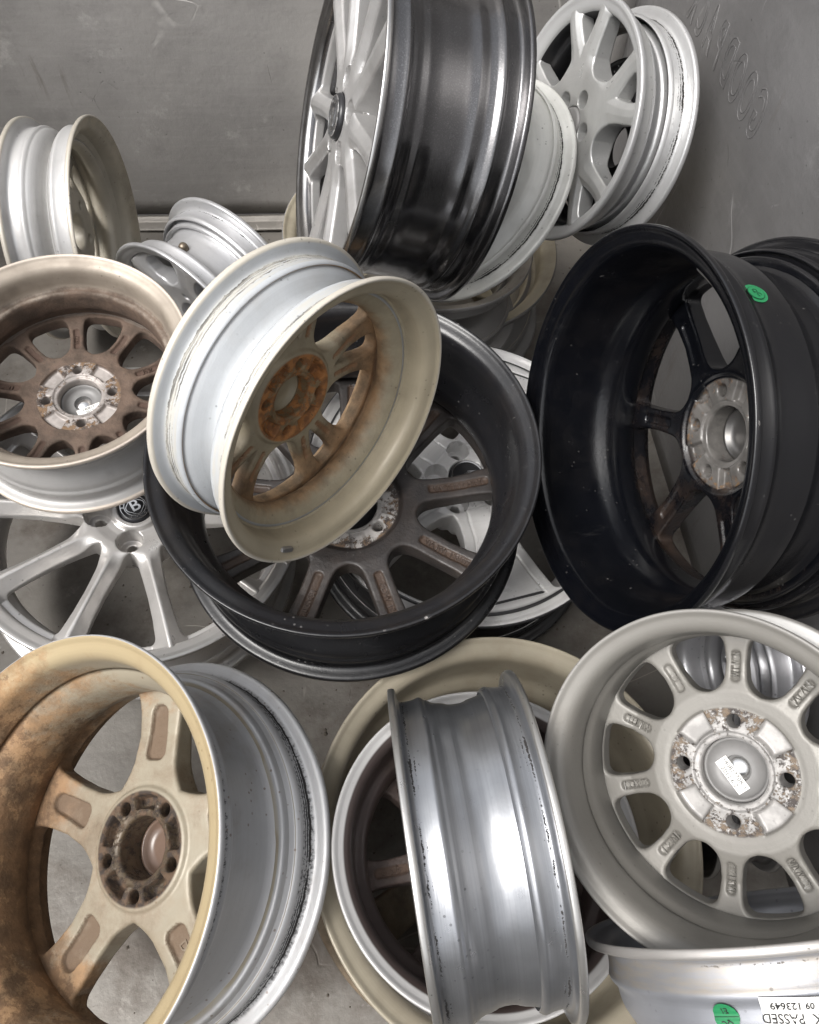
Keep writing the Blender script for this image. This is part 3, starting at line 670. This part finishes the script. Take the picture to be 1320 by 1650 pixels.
# ---- E: white wheel with rusty hub
m = WM('E', 'yellowed_white_paint', base=(.46, .40, .29), outer=(.51, .53, .55), metal=.06, rough=.38, crust=1.5, dirt=.10, dirtc=(.30, .22, .13), seed=14, hub=(.28, .20, .11), hub_r=.062, hub_rust=.6, hub_sc=80, hub_rc=((.46, .20, .065), (.26, .115, .045)),
       rust=[dict(c=(.42, .20, .075), z=(.02, .075), r=(.088, .125), dir=(-.25, .55, .10), lo=.04, hi=.44, amt=.85, sc=10), dict(c=(.20, .12, .07), z=(.06, .10), r=(.07, .10), lo=.30, hi=.6, amt=.7, sc=30, o=20), dict(c=(.45, .38, .25), z=(.0, .04), lo=-.2, hi=.5, amt=.4, sc=6, o=8)],
       pocket=(.30, .17, .09), speck=.45, seat=(.52, .50, .45), lip=(.56, .52, .45), lipw=.003)
f = dict(n=5, phase=48, hub_r=.070, hw=[.0150, .0120, .0115, .0125, .016], twin=[.012, .0165, .0215, .026, .031], thk=[.030, .026, .022, .020, .020], zt=([0, .4, .75, 1.], [.008, .006, .012, .020]),
         bore=.029, pad_r=.062, pad=.042, lugs=4, lug_r=.047, lug_phase=22, fil=.018, fil2=.013, pocket=(.10, .62, .0034, .0025), hub_pk=.014, hub_p0=.039, hub_pw=.020, rim_lip=1, round=.004, lug_hole=.0072,
         texts=['1570', 'J-L2', '4X100', ''], tsize=.007, cap=dict(z=.012, mat=plain('yellowed_cap', (.34, .29, .20), .45)))
eE = wheel('E', 'white wheel with orange rusty hub propped on the big black one', m, ref='u', well=(.34, .62), wd=.046, wob=.0011, face=f, inner_drop=.034)
# ---- Q and R: nested wheels at bottom centre
m = WM('Q', 'cream_lacquer', base=(.42, .375, .29), metal=.1, rough=.40, crust=.5, dirt=.2, seed=15, dirtc=(.16, .11, .06),
       rust=[dict(c=(.15, .095, .05), z=(.06, .14), lo=-.1, hi=.3, amt=.8, sc=8)])
wheel('Q', 'wide cream wheel lying open side up at bottom centre, another wheel nested in it', m, well=(.42, .70), face=dict(FIVE, phase=0), inner_drop=.036)
m = WM('R', 'silver_lip_brown_inside', base=(.06, .044, .04), metal=.25, rough=.42, crust=.2, dirt=.35, seed=16, lip=(.50, .49, .48), lipw=.0135, outer=(.5, .49, .48), hub=(.3, .25, .2), hub_r=.07,
       rust=[dict(c=(.08, .055, .045), z=(.05, .11), lo=-.1, hi=.3, amt=.8, sc=9)], pocket=(.08, .05, .035))
f = dict(FIVE, n=7, phase=170, h=.0018, hw=[.020, .017, .016, .017, .022], pad=.045, zt=([0, .4, .7, 1.], [.010, .012, .014, .018]), pocket=(.2, .75, .006, .003), round=.004, texts=['6JX15', 'JWL', ''], tsize=.01)
wheel('R', 'smaller wheel with bright silver lip and dark brown inside, nested in the wide cream one', m, well=(.42, .70), face=f)
# ---- U and V: wheels low down behind S
FSM = dict(FIVE, hub_r=.040, pad_r=.036, bore=.018, lug_r=.027, lug_hole=.005, hw=[.016, .014, .013, .014, .018], thk=[.03, .026, .022, .02, .02], pad=.045)
m = WM('U', 'graphite_paint', base=(.10, .10, .105), metal=.5, rough=.35, dirt=.2, seed=17, crust=.2, lip=(.2, .2, .2), lipw=.01)
wheel('U', 'graphite wheel low in the heap, seen through the upper openings of the grey-beige one', m, well=(.42, .70), face=dict(FSM, phase=0))
m = WM('V', 'light_silver_paint', base=(.5, .5, .52), metal=.6, rough=.33, dirt=.1, seed=18, crust=.2)
wheel('V', 'small light silver wheel on edge behind the grey-beige ten-spoke one', m, well=(.42, .70), face=dict(FSM, phase=0))
# ---- S: grey-beige ten-spoke wheel
m = WM('S', 'grey_beige_primer', base=(.212, .202, .183), outer=(.50, .495, .48), metal=.15, rough=.42, crust=1., dirt=.06, seed=19, hub=(.40, .385, .37), hub_r=.0725, hub_rust=.27, hub_sc=170, hub_z=.110, hub_rc=((.17, .125, .085), (.05, .04, .036)), flake=.0, speck=.25, tint=(.200, .190, .172), lip=(.235, .225, .21), lipw=.003)
f = dict(S10, phase=-86, hub_r=.091, pad_r=.0725, bore=.037, lug_r=.0565, lug_phase=-1, hub_p0=.047, hub_pw=.021, pad=.040, hw=[.0155, .0125, .0115, .0130, .0165], h=.0014, lug_hole=.0078,
         texts=['MADE IN CN', 'JAPAN', 'JWL', '21BA', 'VIA A4300', '8021 MW', 'IN 41', '600XLX1', 'WHEEL', '10'], tsize=.0135,
         ring=.1555, cap=dict(z=.017, mat=M_greycap, foil=1, tag=['14081770R-1', '2012 6 2'], tag_rot=53, tag_at=(-.006, .008)))
f['thk'] = [.030, .026, .022, .022, .022]; f['fil'] = .016
f['zt'] = ([0, .4, .7, 1.], [.008, .010, .012, .018])
eS = wheel('S', 'grey-beige wheel with ten spokes showing its back at lower right', m, well=(.40, .66), wd=.025, wob=.0004, face=f, inner_drop=.026)
# ---- T: silver wheel bottom right with stickers
m = WM('T', 'blue_silver_paint', base=(.37, .38, .41), metal=.6, rough=.42, crust=.8, dirt=.05, bumpk=.4, seed=20, seat=(.40, .36, .31), lip=(.42, .40, .38), lipw=.003)
eT = wheel('T', 'silver wheel on edge at bottom right with a green dot and a PASSED label', m, well=(.46, .76), wd=.034, wob=.0004, face=dict(FIVE, phase=0, h=.003))
# ---- P: silver wheel standing on edge at bottom centre
m = WM('P', 'polished_silver_barrel', base=(.38, .39, .41), metal=.85, rough=.31, spun=1.3, crust=.95, dirt=.05, bumpk=.35, seed=21, lip=(.52, .51, .49), lipw=.003)
wheel('P', 'polished silver wheel standing on edge at bottom centre, barrel towards us', m, ref='u', well=(.34, .62), wd=.029, wob=.0005, face=dict(FIVE, phase=0, h=.003))
# ---- O: big tan rusty wheel bottom left
m = WM('O', 'tan_lacquer_rusty', base=(.36, .32, .245), outer=(.50, .50, .505), outer_metal=.35, crustw=.009, metal=.12, rough=.42, crust=1.4, dirt=.25, dirtc=(.22, .14, .07), seed=22, hub=(.115, .085, .055), hub_r=.062, hub_rust=.55, hub_rc=((.10, .062, .038), (.035, .025, .02)), hub_sc=110,
       rust=[dict(c=(.34, .19, .085), r=(.05, .16), dir=(-.9, .25, .33), lo=.15, hi=.40, amt=.82, sc=15), dict(c=(.12, .065, .035), r=(.10, .17), dir=(-.9, .25, .36), lo=.38, hi=.46, amt=.6, sc=60, o=31), dict(c=(.20, .115, .06), z=(.09, .125), dir=(-.5, .0, .25), lo=.15, hi=.5, amt=.7, sc=9, o=12)],
       inner=((.42, .33, .19), .030, .004), pocket=(.14, .095, .062), speck=.6, speckc=(.14, .075, .035))
f = dict(n=5, phase=-89, hub_r=.070, hw=[.036, .031, .029, .031, .036], thk=[.036, .032, .028, .026, .026], zt=([0, .4, .7, 1.], [.014, .018, .022, .030]),
         bore=.0330, pad_r=.062, pad=.058, lugs=5, lug_r=.0495, lug_phase=36, fil=.030, fil2=.014, pocket=(.22, .80, .0130, .006), hub_pk=.016, hub_p0=.041, hub_pw=.0185, pk_taper=-.5, rim_lip=1, round=.005,
         texts=['', '', 'DC 1', '', ''], tsize=.014, cap=dict(z=.012, mat=plain('stained_cap', (.15, .10, .075), .25)))
eO = wheel('O', 'large tan rust-stained wheel at bottom left with broad spokes and yellowed lip', m, well=(.30, .72), wd=.040, wob=.0010, face=f, inner_drop=.030)

def barrel_r(k, z, well, wd):
    R, W = P_[k]['R'], P_[k]['W']; p = barrel_profile(R, W, well, wd); m = p[:, 0] > R - wd - .002
    q = p[m & (np.abs(p[:, 1] - z) < .0022)]
    return float(q[:, 0].max()) if len(q) else R - .02
# ------------------------------------------------------------------ small parts on the wheels
CUR = [None]
def on_barrel(R0, ang, z):
    if CUR[0] is not None: R0 = R0 - CUR[0][0] + CUR[0][1](z)
    return Vector((R0 * math.cos(ang), R0 * math.sin(ang), z))
def patch(name, parent, mat, R0, ang, z, shape, lift=.0005, label=None, rot=0.0, n=28, sx=.02, sy=.02, inside=False, thick=.0002):
    """a thin sticker wrapped round the barrel; shape 'disc' or 'rect'"""
    V = []; F = []; N1 = 14
    for lay in (0, 1):
        for i in range(N1 + 1):
            for j in range(N1 + 1):
                u, v = -1 + 2 * i / N1, -1 + 2 * j / N1
                if shape == 'disc':
                    uu = u * math.sqrt(1 - v * v / 2); v = v * math.sqrt(1 - u * u / 2); u = uu
                a_, b_ = u * sx, v * sy; a2 = a_ * math.cos(rot) - b_ * math.sin(rot); b2 = a_ * math.sin(rot) + b_ * math.cos(rot)
                V.append(tuple(on_barrel(R0 + (lift + thick * lay) * (-1 if inside else 1), ang + a2 / R0, z + b2)))
    K = (N1 + 1) ** 2
    for i in range(N1):
        for j in range(N1):
            a = i * (N1 + 1) + j; F.append((K + a, K + a + 1, K + a + N1 + 2, K + a + N1 + 1)); F.append((a, a + N1 + 1, a + N1 + 2, a + 1))
    o = mesh_obj(name, V, F, mat, parent)
    if label: o['label'] = label
    return o
def wrap_text(s, size, parent, mat, R0, ang, z, rot=0., lift=.001, inside=False, name='printed_text', mirror=1, sx=1):
    V, F = text_mesh(s, size, .00004, .0001)
    W2 = []
    for x, y, zz in V:
        x *= mirror * sx; a2 = x * math.cos(rot) - y * math.sin(rot); b2 = x * math.sin(rot) + y * math.cos(rot)
        W2.append(tuple(on_barrel(R0 + (lift + zz) * (-1 if inside else 1), ang + a2 / R0, z + b2)))
    return mesh_obj(name, W2, F, mat, parent, False)
def to_local(k, px, py, rad):
    """point where the sight line through a photo pixel meets the wheel's cylinder of radius rad -> angle, z"""
    e = k; M = e.matrix_basis.inverted(); o_ = M @ Vector((0, 0, 1.2)); d = (M.to_3x3() @ ray(px, py))
    a = d.x ** 2 + d.y ** 2; b_ = o_.x * d.x + o_.y * d.y; c_ = o_.x ** 2 + o_.y ** 2 - rad ** 2; D = b_ * b_ - a * c_
    if D < 0: return None
    t = (-b_ - math.sqrt(D)) / a; t2 = (-b_ + math.sqrt(D)) / a
    return [(math.atan2(o_.y + d.y * t_, o_.x + d.x * t_), o_.z + d.z * t_) for t_ in (t, t2)]

def bary(e, px, py, rad, hit=0):
    q = to_local(e, px, py, rad)
    return q[hit] if q else None
def img_rot(e, px, py, rad, dx, dy, hit=0):
    """direction of an image step (dx,dy) on the unrolled barrel"""
    a = bary(e, px, py, rad, hit); b_ = bary(e, px + dx, py + dy, rad, hit); return math.atan2(b_[1] - a[1], (b_[0] - a[0]) * rad)
def bent_box(name, parent, mat, R0, ang, z, la, lz, th, inside=True, bulge=.3):
    """a lead weight bent to the rim"""
    V = []; F = []; N1 = 10; sg = -1 if inside else 1
    cs_ = [(-.5, 0), (-.42, .8), (-.2, 1.), (.2, 1.), (.42, .8), (.5, 0)]
    for i in range(N1 + 1):
        t = -1 + 2 * i / N1; k = (1 - abs(t) ** 6 * .5)
        for (u, v) in cs_:
            V.append(tuple(on_barrel(R0 + sg * th * v * k, ang + t * la / 2 / R0, z + u * lz * k)))
    m = len(cs_)
    for i in range(N1):
        for j in range(m):
            j2 = (j + 1) % m; q = (i * m + j, (i + 1) * m + j, (i + 1) * m + j2, i * m + j2); F.append(q if sg > 0 else q[::-1])
    F.append(tuple(range(m))[::-1]); F.append(tuple(N1 * m + j for j in range(m)))
    return mesh_obj(name, V, F, mat, parent, False)
# E: clip weight on the near lip, blue and green pen marks by the far bead
def lip_angle(e, px, py, z=0.):
    M = e.matrix_basis.inverted(); o_ = M @ Vector((0, 0, 1.2)); d = M.to_3x3() @ ray(px, py); t = (z - o_.z) / d.z; p = o_ + d * t
    return math.atan2(p.y, p.x)
a = lip_angle(eE, 467, 893); w_ = bent_box('balance_weight', eE, M_lead, P_['E']['R'] - .0135, a, .010, .026, .013, .006)
c_ = bent_box('clip', w_, M_lead, P_['E']['R'] - .002, a, -.0012, .007, .006, .003, False)
M_blue = plain('blue_pen', (.02, .20, .35), .5); M_teal = plain('teal_pen', (.10, .30, .22), .6)
for (px, py, sz, m_) in ((491, 402, .010, M_blue), (413, 430, .008, M_teal), (418, 424, .008, M_teal)):
    q = bary(eE, px, py, P_['E']['R'] - .0165)
    if q: 
        o = wrap_text('N', sz, eE, m_, P_['E']['R'] - .0165, q[0], q[1], rot=img_rot(eE, px, py, P_['E']['R'] - .0165, 8, 0), lift=.0022, name='pen_mark')
# M: pale stuck-on weights inside, green dot outside
a = lip_angle(eM, 1112, 437); bent_box('balance_weight', eM, M_lead, P_['M']['R'] - .0255, a, .026, .042, .015, .0035)
rM = P_['M']['R'] - .0215
q = bary(eM, 1217, 474, rM)
if q:
    g = patch('round_sticker', eM, M_green, rM, q[0], q[1], 'disc', lift=.0012, sx=.0125, sy=.0125)
    V, F = [], []
    patch('sticker_ring', g, M_greendark, rM, q[0], q[1], 'disc', lift=.0016, sx=.0092, sy=.0092); patch('sticker_centre', g, M_green, rM, q[0], q[1], 'disc', lift=.0020, sx=.0084, sy=.0084)
    wrap_text('QC', .007, g, M_greendark, rM, q[0], q[1], rot=.5, lift=.0026)
# T: green dot and PASSED label on the barrel, both upside down from here
rT = P_['T']['R'] - .0213
_zs = np.linspace(0, .15, 151); _rs = np.array([barrel_r('T', z_, (.46, .76), .034) for z_ in _zs]); _rs = np.convolve(np.pad(_rs, 2, 'edge'), np.ones(5) / 5, 'valid')
CUR[0] = (rT, lambda z_: float(np.interp(z_, _zs, np.maximum(_rs, P_['T']['R'] - .034))))
for hit in (0,):
    q = bary(eT, 1172, 1638, rT, hit)
    if q:
        rot = img_rot(eT, 1172, 1638, rT, -10, 0, hit)
        g = patch('round_sticker', eT, M_green, rT, q[0], q[1], 'disc', lift=.0020, sx=.0098, sy=.0098)
        def at_(du, dv): return q[0] + (du * math.cos(rot) - dv * math.sin(rot)) / rT, q[1] + du * math.sin(rot) + dv * math.cos(rot)
        l_ = at_(0, .0); patch('sticker_line', g, M_greendark, rT, l_[0], l_[1], 'rect', lift=.0025, rot=rot, sx=.0094, sy=.00025)
        l_ = at_(0, -.0045); wrap_text('E1', .006, g, M_ink, rT, l_[0], l_[1], rot=rot, lift=.0026)
        l_ = at_(0, .0045); wrap_text('QC', .006, g, M_ink, rT, l_[0], l_[1], rot=rot, lift=.0026)
    q = bary(eT, 1302, 1642, rT, hit)
    if q:
        rot = img_rot(eT, 1302, 1642, rT, -10, 0, hit)
        g = patch('paper_label', eT, M_paper, rT, q[0], q[1], 'rect', lift=.0018, rot=rot, sx=.030, sy=.0155)
        def at2(du, dv): return q[0] + (du * math.cos(rot) - dv * math.sin(rot)) / rT, q[1] + du * math.sin(rot) + dv * math.cos(rot)
        for t, du, dv, sz in (('PASSED', .0165, -.0005, .0088), ('OK', -.010, -.0005, .0088), ('123649', .013, -.0092, .0072), ('09', -.003, -.0092, .0062), ('LOT', -.016, -.0092, .0062)):
            l_ = at2(du, dv); wrap_text(t, sz, g, M_ink, rT, l_[0], l_[1], rot=rot, lift=.0024)
CUR[0] = None
# B: rubber valve on the barrel
def rod(name, parent, mat, p0, p1, prof):
    d = (p1 - p0); L_ = d.length; z_ = d.normalized(); x_ = z_.orthogonal().normalized(); y_ = z_.cross(x_)
    V, F = open_lathe([(r_, t_) for r_, t_ in prof], 20)
    return mesh_obj(name, [p0 + x_ * v[0] + y_ * v[1] + z_ * v[2] for v in V], F, mat, parent)
rB = P_['B']['R'] - .040
q = bary(eB, 297, 402, rB)
if q:
    p = on_barrel(rB, q[0], q[1]); rd = Vector((math.cos(q[0]), math.sin(q[0]), 0))
    v_ = rod('valve', eB, plain('brass_valve', (.22, .18, .14), .4, .7), p - rd * .004, p + rd * .01, [(0, .0), (.0085, .0), (.0085, .009), (.0072, .013), (.0045, .016), (0, .0165)])
    rod('valve_stem', v_, M_rubber, p - rd * .046, p, [(0, 0), (.0035, 0), (.0035, .008), (.005, .012), (.0055, .038), (.0085, .041), (.0085, .0405), (0, .0405)])
